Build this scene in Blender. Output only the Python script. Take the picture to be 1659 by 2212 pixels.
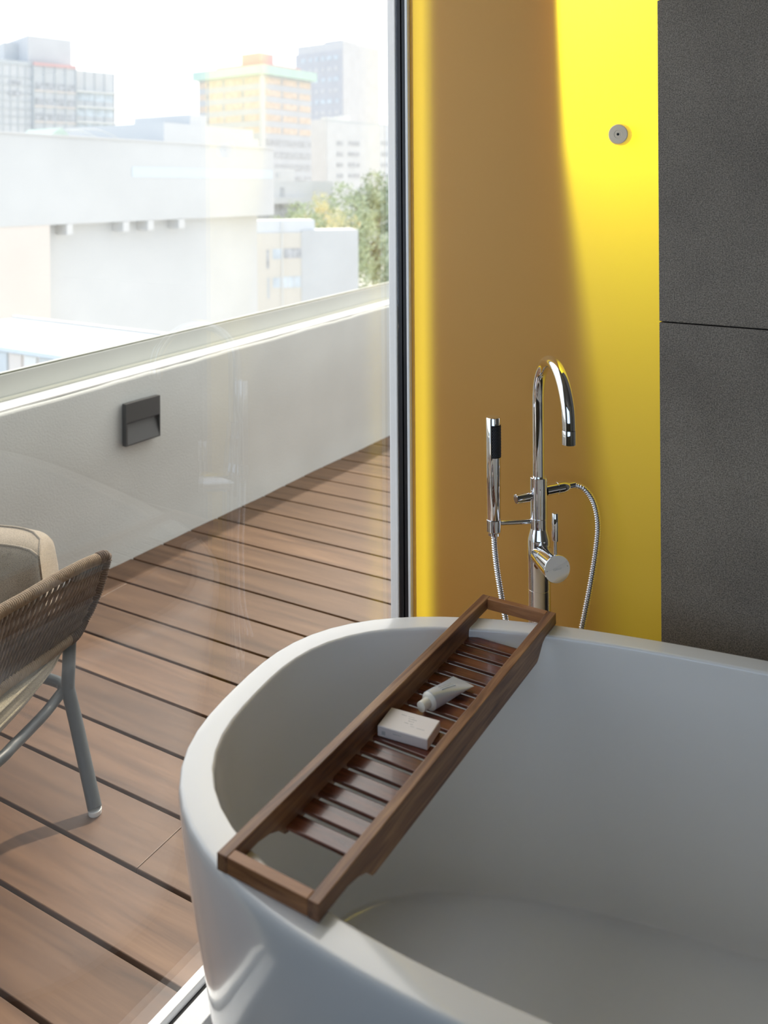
import bpy, bmesh, math, random
from mathutils import Vector, Matrix
random.seed(4)
S = bpy.context.scene
for o in list(bpy.data.objects): bpy.data.objects.remove(o)
COL = S.collection
PI = math.pi

# ------------------------------------------------------------------ camera
F, H0, ROLL, HC = 1860.0, 410.0, 0.0065, 1.4          # focal length in pixels, eye level row, roll, eye height
cam_data = bpy.data.cameras.new('camera'); cam = bpy.data.objects.new('camera', cam_data); COL.objects.link(cam)
cam_data.sensor_fit = 'VERTICAL'; cam_data.sensor_height = 36; cam_data.sensor_width = 27
cam_data.lens = F/2212*36
cam_data.shift_y = -(1106-H0)/2212
cam_data.clip_start = 0.02; cam_data.clip_end = 3000
cam.matrix_world = Matrix.Translation((0, 0, HC)) @ Matrix.Rotation(PI/2, 4, 'X') @ Matrix.Rotation(-ROLL, 4, 'Z')
cam_data.dof.use_dof = True; cam_data.dof.focus_distance = 1.78; cam_data.dof.aperture_fstop = 4.0
S.camera = cam

# ------------------------------------------------------------------ light and exposure
S.view_settings.view_transform = 'Standard'; S.view_settings.look = 'None'
S.view_settings.gamma = 1; S.view_settings.use_curve_mapping = False
S.view_settings.exposure = 0.0
SUN_AZ, SUN_EL = math.radians(20.5), math.radians(43)
sun_dir = Vector((math.sin(SUN_AZ)*math.cos(SUN_EL), math.cos(SUN_AZ)*math.cos(SUN_EL), math.sin(SUN_EL)))
sd = bpy.data.lights.new('sun', 'SUN'); sd.energy = 4.2; sd.angle = math.radians(1.6); sd.color = (1.0, 0.88, 0.70)
so = bpy.data.objects.new('sun', sd); COL.objects.link(so); so.rotation_euler = sun_dir.to_track_quat('Z', 'Y').to_euler()
W = bpy.data.worlds.new('world'); S.world = W; W.use_nodes = True
wn = W.node_tree; wn.nodes.clear()
tc = wn.nodes.new('ShaderNodeTexCoord'); dt = wn.nodes.new('ShaderNodeVectorMath'); dt.operation = 'DOT_PRODUCT'
dt.inputs[1].default_value = (math.sin(SUN_AZ), math.cos(SUN_AZ), 0.25)
wn.links.new(tc.outputs['Generated'], dt.inputs[0])
rp = wn.nodes.new('ShaderNodeValToRGB'); mr = wn.nodes.new('ShaderNodeMapRange')
mr.inputs['From Min'].default_value = -1; mr.inputs['From Max'].default_value = 1
wn.links.new(dt.outputs['Value'], mr.inputs['Value']); wn.links.new(mr.outputs['Result'], rp.inputs['Fac'])
rp.color_ramp.elements[0].position = 0.05; rp.color_ramp.elements[0].color = (0.58, 0.74, 0.95, 1)
rp.color_ramp.elements[1].position = 0.84; rp.color_ramp.elements[1].color = (1.0, 0.985, 0.95, 1)
bg = wn.nodes.new('ShaderNodeBackground'); wo = wn.nodes.new('ShaderNodeOutputWorld')
# hazy glow of the sky around the sun
gm = wn.nodes.new('ShaderNodeMath'); gm.operation = 'MAXIMUM'; gm.inputs[1].default_value = 0
nv_ = wn.nodes.new('ShaderNodeVectorMath'); nv_.operation = 'DOT_PRODUCT'; nv_.inputs[1].default_value = sun_dir
wn.links.new(tc.outputs['Generated'], nv_.inputs[0]); wn.links.new(nv_.outputs['Value'], gm.inputs[0])
gp = wn.nodes.new('ShaderNodeMath'); gp.operation = 'POWER'; gp.inputs[1].default_value = 7; wn.links.new(gm.outputs[0], gp.inputs[0])
ga = wn.nodes.new('ShaderNodeMath'); ga.operation = 'MULTIPLY_ADD'; ga.inputs[1].default_value = 3.0; ga.inputs[2].default_value = 1.85
wn.links.new(gp.outputs[0], ga.inputs[0]); wn.links.new(ga.outputs[0], bg.inputs['Strength'])
wn.links.new(rp.outputs['Color'], bg.inputs['Color']); wn.links.new(bg.outputs[0], wo.inputs[0])

# ------------------------------------------------------------------ geometry helpers
def at(px, py, d):
    """a point of the place at distance d, from where it stands in the photograph"""
    u, v = (px-829.5)/F, (py-H0)/F
    return Vector(((u-ROLL*v)*d, d, HC-(v+ROLL*u)*d))
def on_z(px, py, z):
    u, v = (px-829.5)/F, (py-H0)/F
    return at(px, py, (HC-z)/(v+ROLL*u))
def az(deg): a = math.radians(deg); return Vector((math.sin(a), math.cos(a), 0))
def on_line(px, py, P, D):
    """distance along the vertical plane through P with plan direction D, and the height there"""
    r = at(px, py, 1) - Vector((0, 0, HC))
    # s*r = P + t*D  (plan)
    det = r.x*(-D.y) + D.x*r.y
    s = (P.x*(-D.y) + D.x*P.y)/det; t = (r.x*P.y - P.x*r.y)/det
    return t, HC + s*r.z

def finish(name, bm, mat, parent=None, smooth=False, auto=None, bevel=0, bseg=2, loc=None, rotz=0):
    me = bpy.data.meshes.new(name); bm.normal_update(); bm.to_mesh(me); bm.free()
    if smooth or auto:
        for p in me.polygons: p.use_smooth = True
        if auto: me.set_sharp_from_angle(angle=math.radians(auto))
    me.materials.append(mat)
    o = bpy.data.objects.new(name, me); COL.objects.link(o)
    if loc is not None: o.location = loc
    o.rotation_euler = (0, 0, rotz)
    if parent: o.parent = parent
    if bevel:
        b = o.modifiers.new('bevel', 'BEVEL'); b.width = bevel; b.segments = bseg; b.limit_method = 'ANGLE'; b.angle_limit = math.radians(40)
    return o
def tag(o, label=None, cat=None, group=None, kind=None):
    if label: o['label'] = label
    if cat: o['category'] = cat
    if group: o['group'] = group
    if kind: o['kind'] = kind
    return o
def empty(name, loc=(0, 0, 0), rotz=0):
    o = bpy.data.objects.new(name, None); COL.objects.link(o); o.location = loc; o.rotation_euler = (0, 0, rotz); o.empty_display_size = .05; return o
def box(bm, x0, x1, y0, y1, z0, z1):
    v = [bm.verts.new(p) for p in ((x0,y0,z0),(x1,y0,z0),(x1,y1,z0),(x0,y1,z0),(x0,y0,z1),(x1,y0,z1),(x1,y1,z1),(x0,y1,z1))]
    for f in ((3,2,1,0),(4,5,6,7),(0,1,5,4),(1,2,6,5),(2,3,7,6),(3,0,4,7)): bm.faces.new([v[i] for i in f])
def hexa(bm, pts):
    v = [bm.verts.new(p) for p in pts]
    for f in ((3,2,1,0),(4,5,6,7),(0,1,5,4),(1,2,6,5),(2,3,7,6),(3,0,4,7)): bm.faces.new([v[i] for i in f])
def bm_new(): return bmesh.new()
def tube(bm, pts, rad, seg=16, cap=True, closed=False):
    pts = [Vector(p) for p in pts]; n = len(pts)
    R = rad if isinstance(rad, (list, tuple)) else [rad]*n
    T = []
    for i in range(n):
        if closed: t = pts[(i+1) % n]-pts[i-1]
        else: t = pts[min(i+1, n-1)]-pts[max(i-1, 0)]
        if t.length < 1e-9: t = T[-1] if T else Vector((0, 0, 1))
        T.append(t.normalized())
    a = T[0].orthogonal().normalized(); rings = []
    for i in range(n):
        a = (a - T[i]*a.dot(T[i]))
        if a.length < 1e-6: a = T[i].orthogonal()
        a.normalize(); b = T[i].cross(a)
        rings.append([bm.verts.new(pts[i]+(a*math.cos(2*PI*k/seg)+b*math.sin(2*PI*k/seg))*R[i]) for k in range(seg)])
    m = n if closed else n-1
    for i in range(m):
        A, B = rings[i], rings[(i+1) % n]
        for k in range(seg): bm.faces.new((A[k], A[(k+1) % seg], B[(k+1) % seg], B[k]))
    if cap and not closed:
        bm.faces.new(rings[0][::-1]); bm.faces.new(rings[-1])
def lathe_axis(bm, P, D, prof, seg=32):
    """profile [(distance along the axis, radius)] turned about the axis through P along D"""
    D = Vector(D).normalized(); P = Vector(P); a = D.orthogonal().normalized(); b = D.cross(a); rings = []
    for s, r in prof:
        rings.append([bm.verts.new(P+D*s+(a*math.cos(2*PI*k/seg)+b*math.sin(2*PI*k/seg))*max(r, 1e-5)) for k in range(seg)])
    for A, B in zip(rings, rings[1:]):
        for k in range(seg): bm.faces.new((A[k], A[(k+1) % seg], B[(k+1) % seg], B[k]))
    bm.faces.new(rings[0][::-1]); bm.faces.new(rings[-1])
def spline(pts, n):
    """Catmull-Rom through the points"""
    P = [Vector(p) for p in pts]; P = [P[0]*2-P[1]]+P+[P[-1]*2-P[-2]]; out = []
    k = len(P)-3
    for j in range(n+1):
        t = j/n*k; i = min(int(t), k-1); u = t-i; a, b, c, d = P[i:i+4]
        out.append(.5*((2*b)+(c-a)*u+(2*a-5*b+4*c-d)*u*u+(3*b-a-3*c+d)*u**3))
    return out
def resample(pts, step):
    out = [pts[0].copy()]; need = step
    for a, b in zip(pts, pts[1:]):
        L = (b-a).length; pos = 0
        while L-pos >= need:
            pos += need; out.append(a.lerp(b, pos/L)); need = step
        need -= L-pos
    return out

# ------------------------------------------------------------------ materials
def new_mat(name):
    m = bpy.data.materials.new(name); m.use_nodes = True; return m, m.node_tree.nodes, m.node_tree.links
def pbr(name, col, rough=.5, metal=0, bump=0, bscale=200, var=0, vscale=5, spec=.5, coat=0, stretch=None, sheen=0):
    m, N, L = new_mat(name); b = N['Principled BSDF']
    b.inputs['Base Color'].default_value = (*col, 1); b.inputs['Roughness'].default_value = rough; b.inputs['Metallic'].default_value = metal
    b.inputs['Specular IOR Level'].default_value = spec; b.inputs['Coat Weight'].default_value = coat; b.inputs['Coat Roughness'].default_value = .05
    if sheen: b.inputs['Sheen Weight'].default_value = sheen
    t = N.new('ShaderNodeTexCoord'); mp = N.new('ShaderNodeMapping'); L.new(t.outputs['Object'], mp.inputs[0])
    if stretch: mp.inputs['Scale'].default_value = stretch
    if var:
        n = N.new('ShaderNodeTexNoise'); n.inputs['Scale'].default_value = vscale; n.inputs['Detail'].default_value = 5; L.new(mp.outputs[0], n.inputs[0])
        r = N.new('ShaderNodeMapRange'); r.inputs['From Min'].default_value = .3; r.inputs['From Max'].default_value = .7
        r.inputs['To Min'].default_value = 1-var; r.inputs['To Max'].default_value = 1+var; L.new(n.outputs[0], r.inputs[0])
        mx = N.new('ShaderNodeVectorMath'); mx.operation = 'SCALE'; mx.inputs[0].default_value = col; L.new(r.outputs[0], mx.inputs['Scale']); L.new(mx.outputs[0], b.inputs['Base Color'])
    if bump:
        n2 = N.new('ShaderNodeTexNoise'); n2.inputs['Scale'].default_value = bscale; n2.inputs['Detail'].default_value = 3; L.new(mp.outputs[0], n2.inputs[0])
        bp = N.new('ShaderNodeBump'); bp.inputs['Strength'].default_value = bump; bp.inputs['Distance'].default_value = .002; L.new(n2.outputs[0], bp.inputs['Height']); L.new(bp.outputs[0], b.inputs['Normal'])
    return m
def wood(name, dark, mid, light, axis='Y', rough=.35, pitch=None, grain=7, coat=0, gs=28):
    """grain drawn out along the axis; with a pitch every board gets its own tone"""
    m, N, L = new_mat(name); b = N['Principled BSDF']; b.inputs['Roughness'].default_value = rough; b.inputs['Coat Weight'].default_value = coat
    t = N.new('ShaderNodeTexCoord'); oi = N.new('ShaderNodeObjectInfo')
    mp = N.new('ShaderNodeMapping'); sc = [gs, gs, gs]; sc['XYZ'.index(axis)] = gs/14; mp.inputs['Scale'].default_value = sc
    off = N.new('ShaderNodeVectorMath'); off.operation = 'SCALE'; off.inputs[0].default_value = (13, 7, 5); 
    L.new(t.outputs['Object'], mp.inputs[0])
    if pitch:
        sx = N.new('ShaderNodeSeparateXYZ'); L.new(t.outputs['Object'], sx.inputs[0])
        dv = N.new('ShaderNodeMath'); dv.operation = 'DIVIDE'; dv.inputs[1].default_value = pitch; L.new(sx.outputs['Y'], dv.inputs[0])
        fl = N.new('ShaderNodeMath'); fl.operation = 'FLOOR'; L.new(dv.outputs[0], fl.inputs[0])
        wnz = N.new('ShaderNodeTexWhiteNoise'); wnz.noise_dimensions = '1D'; L.new(fl.outputs[0], wnz.inputs['W']); rnd = wnz.outputs['Value']
    else: rnd = oi.outputs['Random']
    L.new(rnd, off.inputs['Scale'])
    ad = N.new('ShaderNodeVectorMath'); L.new(mp.outputs[0], ad.inputs[0]); L.new(off.outputs[0], ad.inputs[1])
    n = N.new('ShaderNodeTexNoise'); n.inputs['Scale'].default_value = 1.0; n.inputs['Detail'].default_value = grain; n.inputs['Roughness'].default_value = .62; n.inputs['Distortion'].default_value = .6; L.new(ad.outputs[0], n.inputs[0])
    r = N.new('ShaderNodeValToRGB'); e = r.color_ramp.elements; e[0].position = .3; e[0].color = (*dark, 1); e[1].position = .72; e[1].color = (*light, 1); k = e.new(.5); k.color = (*mid, 1)
    L.new(n.outputs[0], r.inputs[0])
    mrn = N.new('ShaderNodeMapRange'); mrn.inputs['To Min'].default_value = .82; mrn.inputs['To Max'].default_value = 1.16; L.new(rnd, mrn.inputs[0])
    mu = N.new('ShaderNodeVectorMath'); mu.operation = 'SCALE'; L.new(r.outputs[0], mu.inputs[0]); L.new(mrn.outputs[0], mu.inputs['Scale']); L.new(mu.outputs[0], b.inputs['Base Color'])
    bp = N.new('ShaderNodeBump'); bp.inputs['Strength'].default_value = .15; bp.inputs['Distance'].default_value = .001; L.new(n.outputs[0], bp.inputs['Height']); L.new(bp.outputs[0], b.inputs['Normal'])
    return m
def window_glass(name):
    m, N, L = new_mat(name); N.remove(N['Principled BSDF'])
    tr = N.new('ShaderNodeBsdfTransparent'); tr.inputs[0].default_value = (.985, .985, .985, 1)
    gl = N.new('ShaderNodeBsdfGlossy'); gl.inputs['Roughness'].default_value = 0; gl.inputs['Color'].default_value = (1, 1, 1, 1)
    ge = N.new('ShaderNodeNewGeometry'); dp = N.new('ShaderNodeVectorMath'); dp.operation = 'DOT_PRODUCT'; L.new(ge.outputs['Normal'], dp.inputs[0]); L.new(ge.outputs['Incoming'], dp.inputs[1])
    ab = N.new('ShaderNodeMath'); ab.operation = 'ABSOLUTE'; L.new(dp.outputs['Value'], ab.inputs[0])
    om = N.new('ShaderNodeMath'); om.operation = 'SUBTRACT'; om.inputs[0].default_value = 1; L.new(ab.outputs[0], om.inputs[1])
    pw = N.new('ShaderNodeMath'); pw.operation = 'POWER'; pw.inputs[1].default_value = 5; L.new(om.outputs[0], pw.inputs[0])
    fr = N.new('ShaderNodeMath'); fr.operation = 'MULTIPLY_ADD'; fr.inputs[1].default_value = .948; fr.inputs[2].default_value = .052; L.new(pw.outputs[0], fr.inputs[0])
    mx = N.new('ShaderNodeMixShader'); L.new(fr.outputs[0], mx.inputs[0]); L.new(tr.outputs[0], mx.inputs[1]); L.new(gl.outputs[0], mx.inputs[2])
    L.new(mx.outputs[0], N['Material Output'].inputs[0]); return m
def yellow_glass(name):
    m, N, L = new_mat(name); N.remove(N['Principled BSDF'])
    t = N.new('ShaderNodeTexCoord'); n = N.new('ShaderNodeTexNoise'); n.inputs['Scale'].default_value = 700; n.inputs['Detail'].default_value = 2; L.new(t.outputs['Object'], n.inputs[0])
    bp = N.new('ShaderNodeBump'); bp.inputs['Strength'].default_value = .25; bp.inputs['Distance'].default_value = .0006; L.new(n.outputs[0], bp.inputs['Height'])
    tl = N.new('ShaderNodeBsdfTranslucent'); tl.inputs[0].default_value = (1.0, .83, .03, 1)
    df = N.new('ShaderNodeBsdfDiffuse'); df.inputs[0].default_value = (.98, .50, .11, 1)
    gs = N.new('ShaderNodeBsdfGlossy'); gs.inputs['Roughness'].default_value = .42; gs.inputs['Color'].default_value = (.9, .72, .45, 1)
    for q in (df, gs): L.new(bp.outputs[0], q.inputs['Normal'])
    m1 = N.new('ShaderNodeMixShader'); m1.inputs[0].default_value = .52; L.new(tl.outputs[0], m1.inputs[1]); L.new(df.outputs[0], m1.inputs[2])
    m2 = N.new('ShaderNodeMixShader'); m2.inputs[0].default_value = .10; L.new(m1.outputs[0], m2.inputs[1]); L.new(gs.outputs[0], m2.inputs[2])
    L.new(m2.outputs[0], N['Material Output'].inputs[0]); return m
def stone(name):
    m, N, L = new_mat(name); b = N['Principled BSDF']; b.inputs['Roughness'].default_value = .62
    t = N.new('ShaderNodeTexCoord')
    a = N.new('ShaderNodeTexNoise'); a.inputs['Scale'].default_value = 420; a.inputs['Detail'].default_value = 3; L.new(t.outputs['Object'], a.inputs[0])
    c = N.new('ShaderNodeTexNoise'); c.inputs['Scale'].default_value = 3.2; c.inputs['Detail'].default_value = 6; c.inputs['Roughness'].default_value = .6; L.new(t.outputs['Object'], c.inputs[0])
    r = N.new('ShaderNodeValToRGB'); e = r.color_ramp.elements; e[0].position = .33; e[0].color = (.13, .112, .092, 1); e[1].position = .7; e[1].color = (.36, .31, .255, 1); L.new(a.outputs[0], r.inputs[0])
    mr = N.new('ShaderNodeMapRange'); mr.inputs['From Min'].default_value = .3; mr.inputs['From Max'].default_value = .7; mr.inputs['To Min'].default_value = .8; mr.inputs['To Max'].default_value = 1.22; L.new(c.outputs[0], mr.inputs[0])
    mu = N.new('ShaderNodeVectorMath'); mu.operation = 'SCALE'; L.new(r.outputs[0], mu.inputs[0]); L.new(mr.outputs[0], mu.inputs['Scale']); L.new(mu.outputs[0], b.inputs['Base Color'])
    bp = N.new('ShaderNodeBump'); bp.inputs['Strength'].default_value = .4; bp.inputs['Distance'].default_value = .001; L.new(a.outputs[0], bp.inputs['Height']); L.new(bp.outputs[0], b.inputs['Normal'])
    return m
def fabric(name, c1, c2, scale=420, bump=.5):
    m, N, L = new_mat(name); b = N['Principled BSDF']; b.inputs['Roughness'].default_value = .9; b.inputs['Sheen Weight'].default_value = .3
    t = N.new('ShaderNodeTexCoord')
    n = N.new('ShaderNodeTexNoise'); n.inputs['Scale'].default_value = scale; n.inputs['Detail'].default_value = 2; L.new(t.outputs['Object'], n.inputs[0])
    n3 = N.new('ShaderNodeTexVoronoi'); n3.inputs['Scale'].default_value = scale*1.3; L.new(t.outputs['Object'], n3.inputs[0])
    av = N.new('ShaderNodeMath'); av.operation = 'ADD'; L.new(n3.outputs['Distance'], av.inputs[0]); L.new(n.outputs[0], av.inputs[1])
    r = N.new('ShaderNodeValToRGB'); e = r.color_ramp.elements; e[0].position = .62; e[0].color = (*c1, 1); e[1].position = 1.15; e[1].color = (*c2, 1); L.new(av.outputs[0], r.inputs[0]); L.new(r.outputs[0], b.inputs['Base Color'])
    bp = N.new('ShaderNodeBump'); bp.inputs['Strength'].default_value = bump; bp.inputs['Distance'].default_value = .001; L.new(av.outputs[0], bp.inputs['Height']); L.new(bp.outputs[0], b.inputs['Normal'])
    return m

M = {}
M['chrome'] = pbr('chrome', (.86, .86, .88), .035, 1)
M['satin_metal'] = pbr('satin_metal', (.88, .76, .60), .42, .35)
M['black'] = pbr('black_rubber', (.008, .008, .011), .4)
M['frame_cream'] = pbr('frame_cream', (.93, .905, .86), .4)
M['frame_white'] = pbr('frame_white', (.92, .925, .92), .3)
M['acrylic'] = pbr('white_acrylic', (.82, .82, .815), .13, spec=.5, coat=.3)
M['glass'] = window_glass('window_glass')
M['yellow'] = yellow_glass('yellow_glass')
M['stone'] = stone('grey_stone_tile')
M['stucco'] = pbr('stucco', (.55, .555, .515), .85, bump=.5, bscale=160, var=.05, vscale=3)
M['coping'] = pbr('coping', (.80, .79, .75), .7, bump=.3, bscale=90, var=.04)
M['rail'] = pbr('rail', (.50, .515, .475), .45, var=.03)
M['rail_lip'] = pbr('rail_lip', (.62, .62, .52), .5)
M['deck'] = wood('deck_wood', (.055, .026, .012), (.105, .053, .026), (.165, .091, .047), 'X', .48, pitch=.1562, gs=20)
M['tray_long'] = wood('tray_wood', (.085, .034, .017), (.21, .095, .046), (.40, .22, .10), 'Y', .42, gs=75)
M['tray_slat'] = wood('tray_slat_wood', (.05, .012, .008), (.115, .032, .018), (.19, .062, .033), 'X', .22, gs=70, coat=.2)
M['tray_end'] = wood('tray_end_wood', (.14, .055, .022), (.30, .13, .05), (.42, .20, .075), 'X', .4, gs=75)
M['lamp_grey'] = pbr('lamp_grey', (.048, .048, .046), .55, bump=.1, bscale=500)
M['lamp_inner'] = pbr('lamp_inner', (.085, .086, .082), .5)
M['leg_metal'] = pbr('leg_metal', (.035, .047, .053), .45)
M['rope'] = pbr('rope', (.115, .085, .065), .8, bump=.5, bscale=300, var=.25, vscale=60)
M['rope_wrap'] = pbr('rope_wrap', (.30, .225, .15), .75, bump=.5, bscale=300, var=.2, vscale=80)
M['cushion'] = fabric('cushion_fabric', (.05, .039, .027), (.29, .235, .165), 520)
M['seat_fabric'] = fabric('seat_fabric', (.07, .06, .042), (.32, .28, .19), 520)
M['clear'] = pbr('clear_foot', (.75, .78, .78), .1)
M['soap'] = pbr('soap_card', (.80, .75, .74), .45)
M['print'] = pbr('grey_print', (.40, .42, .42), .6)
M['tube'] = pbr('tube_metal', (.64, .70, .78), .32, .35)
M['tubewhite'] = pbr('tube_white', (.82, .80, .72), .25)
M['paint'] = pbr('room_paint', (.18, .18, .18), .8)
M['paint_dark'] = pbr('room_dark', (.20, .185, .14), .7)
M['bath_floor'] = pbr('bath_floor', (.11, .105, .10), .5)

# ------------------------------------------------------------------ the room
TH = 32.5; RZ = -math.radians(TH)
Wd, Nd = az(TH), az(TH+90)                       # along the window, into the room
G0 = Vector((-.366, 1.477, 0)) + Nd*.02          # a point of the glass plane on the floor
tt, _ = on_line(861, 1000, G0, Wd); O = G0 + Wd*tt   # where the pane meets the jamb
t_in, _ = on_line(889, 1000, O, Nd); t_tile, _ = on_line(1428, 700, O, Nd)
X_PAN0, X_TILE = t_in, t_tile
def room(name, bm, mat, **k): return finish(name, bm, mat, loc=O, rotz=RZ, **k)   # local x into the room, local y along the window, z up
HR = 2.4; WS = -1.25          # room height, near end of the glazing
bm = bm_new(); box(bm, -.004, .004, WS, -.002, .02, HR-.04)
win = empty('window_1', O, RZ); tag(win, kind='structure')
finish('glass_pane', bm, M['glass'], win)
bm = bm_new(); box(bm, -.0225, -.0002, -.004, .05, -.03, HR); finish('outer_jamb', bm, M['frame_cream'], win, bevel=.002)
bm = bm_new(); box(bm, .0, .0125, .0, .05, -.03, HR); box(bm, .0125, .0175, .004, .05, -.03, HR); box(bm, .0175, .0275, -.003, .05, -.03, HR); finish('gasket', bm, M['black'], win, bevel=.001)
bm = bm_new(); box(bm, .0277, X_PAN0-.0005, -.006, .05, -.03, HR); finish('inner_jamb', bm, M['frame_white'], win, bevel=.002)
bm = bm_new()
box(bm, -.0215, -.0045, WS, -.014, -.03, .022); box(bm, .014, .055, WS, -.01, -.03, .022); box(bm, -.0045, .014, WS, -.004, -.03, -.012); finish('bottom_track', bm, M['frame_white'], win, bevel=.0015)
bm = bm_new(); box(bm, -.02, .055, WS, 0, HR-.05, HR); finish('head_track', bm, M['frame_white'], win, bevel=.0015)
bm = bm_new(); box(bm, -.0044, .0138, WS, -.004, -.0115, .006); finish('track_seal', bm, M['black'], win)

RX = 3.3
bm = bm_new(); box(bm, .06, RX, -3.1, -.0, -.05, 0.0); tag(room('floor', bm, M['bath_floor']), kind='structure')
bm = bm_new(); box(bm, -.02, RX+.1, -3.2, .05, HR, HR+.15); tag(room('ceiling', bm, M['paint']), kind='structure')
bm = bm_new(); box(bm, RX, RX+.1, -3.2, .05, -.05, HR); tag(room('wall_right', bm, M['paint_dark']), kind='structure')
bm = bm_new(); box(bm, -.10, .06, -3.2, WS-.001, -.05, HR); tag(room('wall_left', bm, M['paint_dark']), kind='structure')
YB = -3.1                                       # back wall with a wide window opening, behind the camera
bm = bm_new(); box(bm, .06, .55, YB-.1, YB, -.05, HR); box(bm, .55, RX, YB-.1, YB, -.05, .75); box(bm, .55, RX, YB-.1, YB, 2.25, HR); box(bm, 3.1, RX, YB-.1, YB, .75, 2.25); tag(room('wall_back', bm, M['paint_dark']), kind='structure')
# tiled end wall: big grey tiles standing 12 mm proud of the yellow panel
_, zj = on_line(1430, 693, O, Nd); tile_h = .642
wall = empty('wall_far', O, RZ); tag(wall, kind='structure')
bm = bm_new(); box(bm, X_TILE+.004, RX, .0, .12, 0.0, HR); finish('grout_backing', bm, M['black'], wall)
z = zj
while z > .0: z -= tile_h
bm = bm_new()
while z < HR:
    x = X_TILE
    while x < RX:
        x1 = min(x+1.2, RX-.002); z0_, z1_ = max(z+.0013, .001), min(z+tile_h-.0013, HR-.002)
        if z1_ > z0_: box(bm, x+(.0015 if x > X_TILE else 0), x1-.0015, -.014, .006, z0_, z1_)
        x += 1.2
    z += tile_h
finish('stone_tiles', bm, M['stone'], wall, bevel=.0012)

# yellow translucent panel
bm = bm_new()
box(bm, X_PAN0, X_TILE+.002, .012, .012, 0.0, HR) if False else None
v = [bm.verts.new(p) for p in ((X_PAN0, .004, 0.001), (X_TILE+.003, .004, .001), (X_TILE+.003, .004, HR-.002), (X_PAN0, .004, HR-.002))]
bm.faces.new(v)
tag(finish('yellow_panel', bm, M['yellow'], loc=O, rotz=RZ), 'tall translucent yellow panel between window frame and grey stone tiles', 'panel')
# added unseen behind the panel: blocker walls and a fin shaping its backlight
M['shaft'] = pbr('blocker_paint', (.13, .125, .10), .8)
M['fin'] = pbr('blocker_brown', (.26, .11, .04), .8)
bm = bm_new(); box(bm, -.02, X_TILE+.35, .8, .9, -.05, HR); box(bm, X_TILE+.25, X_TILE+.35, .13, 1.1, -.05, HR); tag(room('blocker_shaft_wall', bm, M['shaft']), kind='structure')  # walls added to shield the back of the panel from direct sun
bm = bm_new(); box(bm, .16, .20, .07, .8, -.05, HR); tag(room('blocker_divider', bm, M['shaft']), kind='structure')  # added to keep daylight off the right part of the panel
bm = bm_new(); box(bm, .0, X_TILE+.35, .052, .9, HR+.0, HR+.1); tag(room('blocker_ceiling', bm, M['shaft']), kind='structure')  # added cover, so daylight enters only from the open side
bm = bm_new(); box(bm, .0, X_TILE+.25, .13, 1.1, -.05, 0); box(bm, -.06, -.015, .66, .9, -.05, HR+.1); tag(room('blocker_floor', bm, M['paint_dark']), kind='structure')  # the tall side slab is added to narrow the daylight slit
def nx(px, py, s=.06): return on_line(px, py, O+Wd*s, Nd)
bm = bm_new()
a0, _ = nx(941, 700, .03)
L0 = [(a0, .022, 0.0), (a0, .022, HR)]
pr = [(1310, 1500, .16), (1360, 1150, .14), (1345, 760, .11), (1290, 480, .07), (1240, 250, .04), (1222, 0, .028), (1215, -150, .026)]
front = []; 
for px, py, s in pr:
    n_, z_ = on_line(px, py, O+Wd*s, Nd); front.append((n_, s, max(z_, .0)))
front[0] = (front[0][0], front[0][1], 0.0); front[-1] = (front[-1][0], front[-1][1], HR)
rows = []
for n_, s, z_ in front:
    rows.append([bm.verts.new((a0, .022, z_)), bm.verts.new(((a0+n_)/2, .024, z_)), bm.verts.new((n_, s, z_)), bm.verts.new((n_, s+.02, z_)), bm.verts.new(((a0+n_)/2, .06, z_)), bm.verts.new((a0, .06, z_))])
for A, B in zip(rows, rows[1:]):
    for k in range(6): bm.faces.new((A[k], A[(k+1) % 6], B[(k+1) % 6], B[k]))
bm.faces.new(rows[0][::-1]); bm.faces.new(rows[-1])
tag(room('blocker_fin', bm, M['fin']), kind='structure')  # added shape whose shade draws the brown zone on the panel

# unseen area light added to backlight the upper right of the panel
ld = bpy.data.lights.new('added_backlight', 'AREA'); ld.shape = 'RECTANGLE'; ld.size = .20; ld.size_y = .26; ld.energy = 36; ld.color = (1, .97, .88)
lo = bpy.data.objects.new('added_backlight', ld); COL.objects.link(lo); lo.location = O+Nd*(X_TILE-.10)+Wd*.36+Vector((0, 0, 2.14)); lo.rotation_euler = (0, 0, RZ)

# ------------------------------------------------------------------ the terrace
TD = 29.5; DZ = -math.radians(TD); Td, Tn = az(TD), az(TD+90)
PITCH = .1562
bm = bm_new(); rr = random.Random(3)
y = .976-.004-PITCH*14; ybase = y
while y < 8.5:
    x = -6.0 + rr.random()*1.5; prev = -7.0
    stops = [-7.0]
    while x < 3.2: stops.append(x); x += 1.9+rr.random()*.6
    stops.append(3.2)
    for a, b in zip(stops, stops[1:]): box(bm, a+.0006, b-.0006, y-ybase+.0095, y-ybase+PITCH, -.03, 0.0)
    y += PITCH
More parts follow.
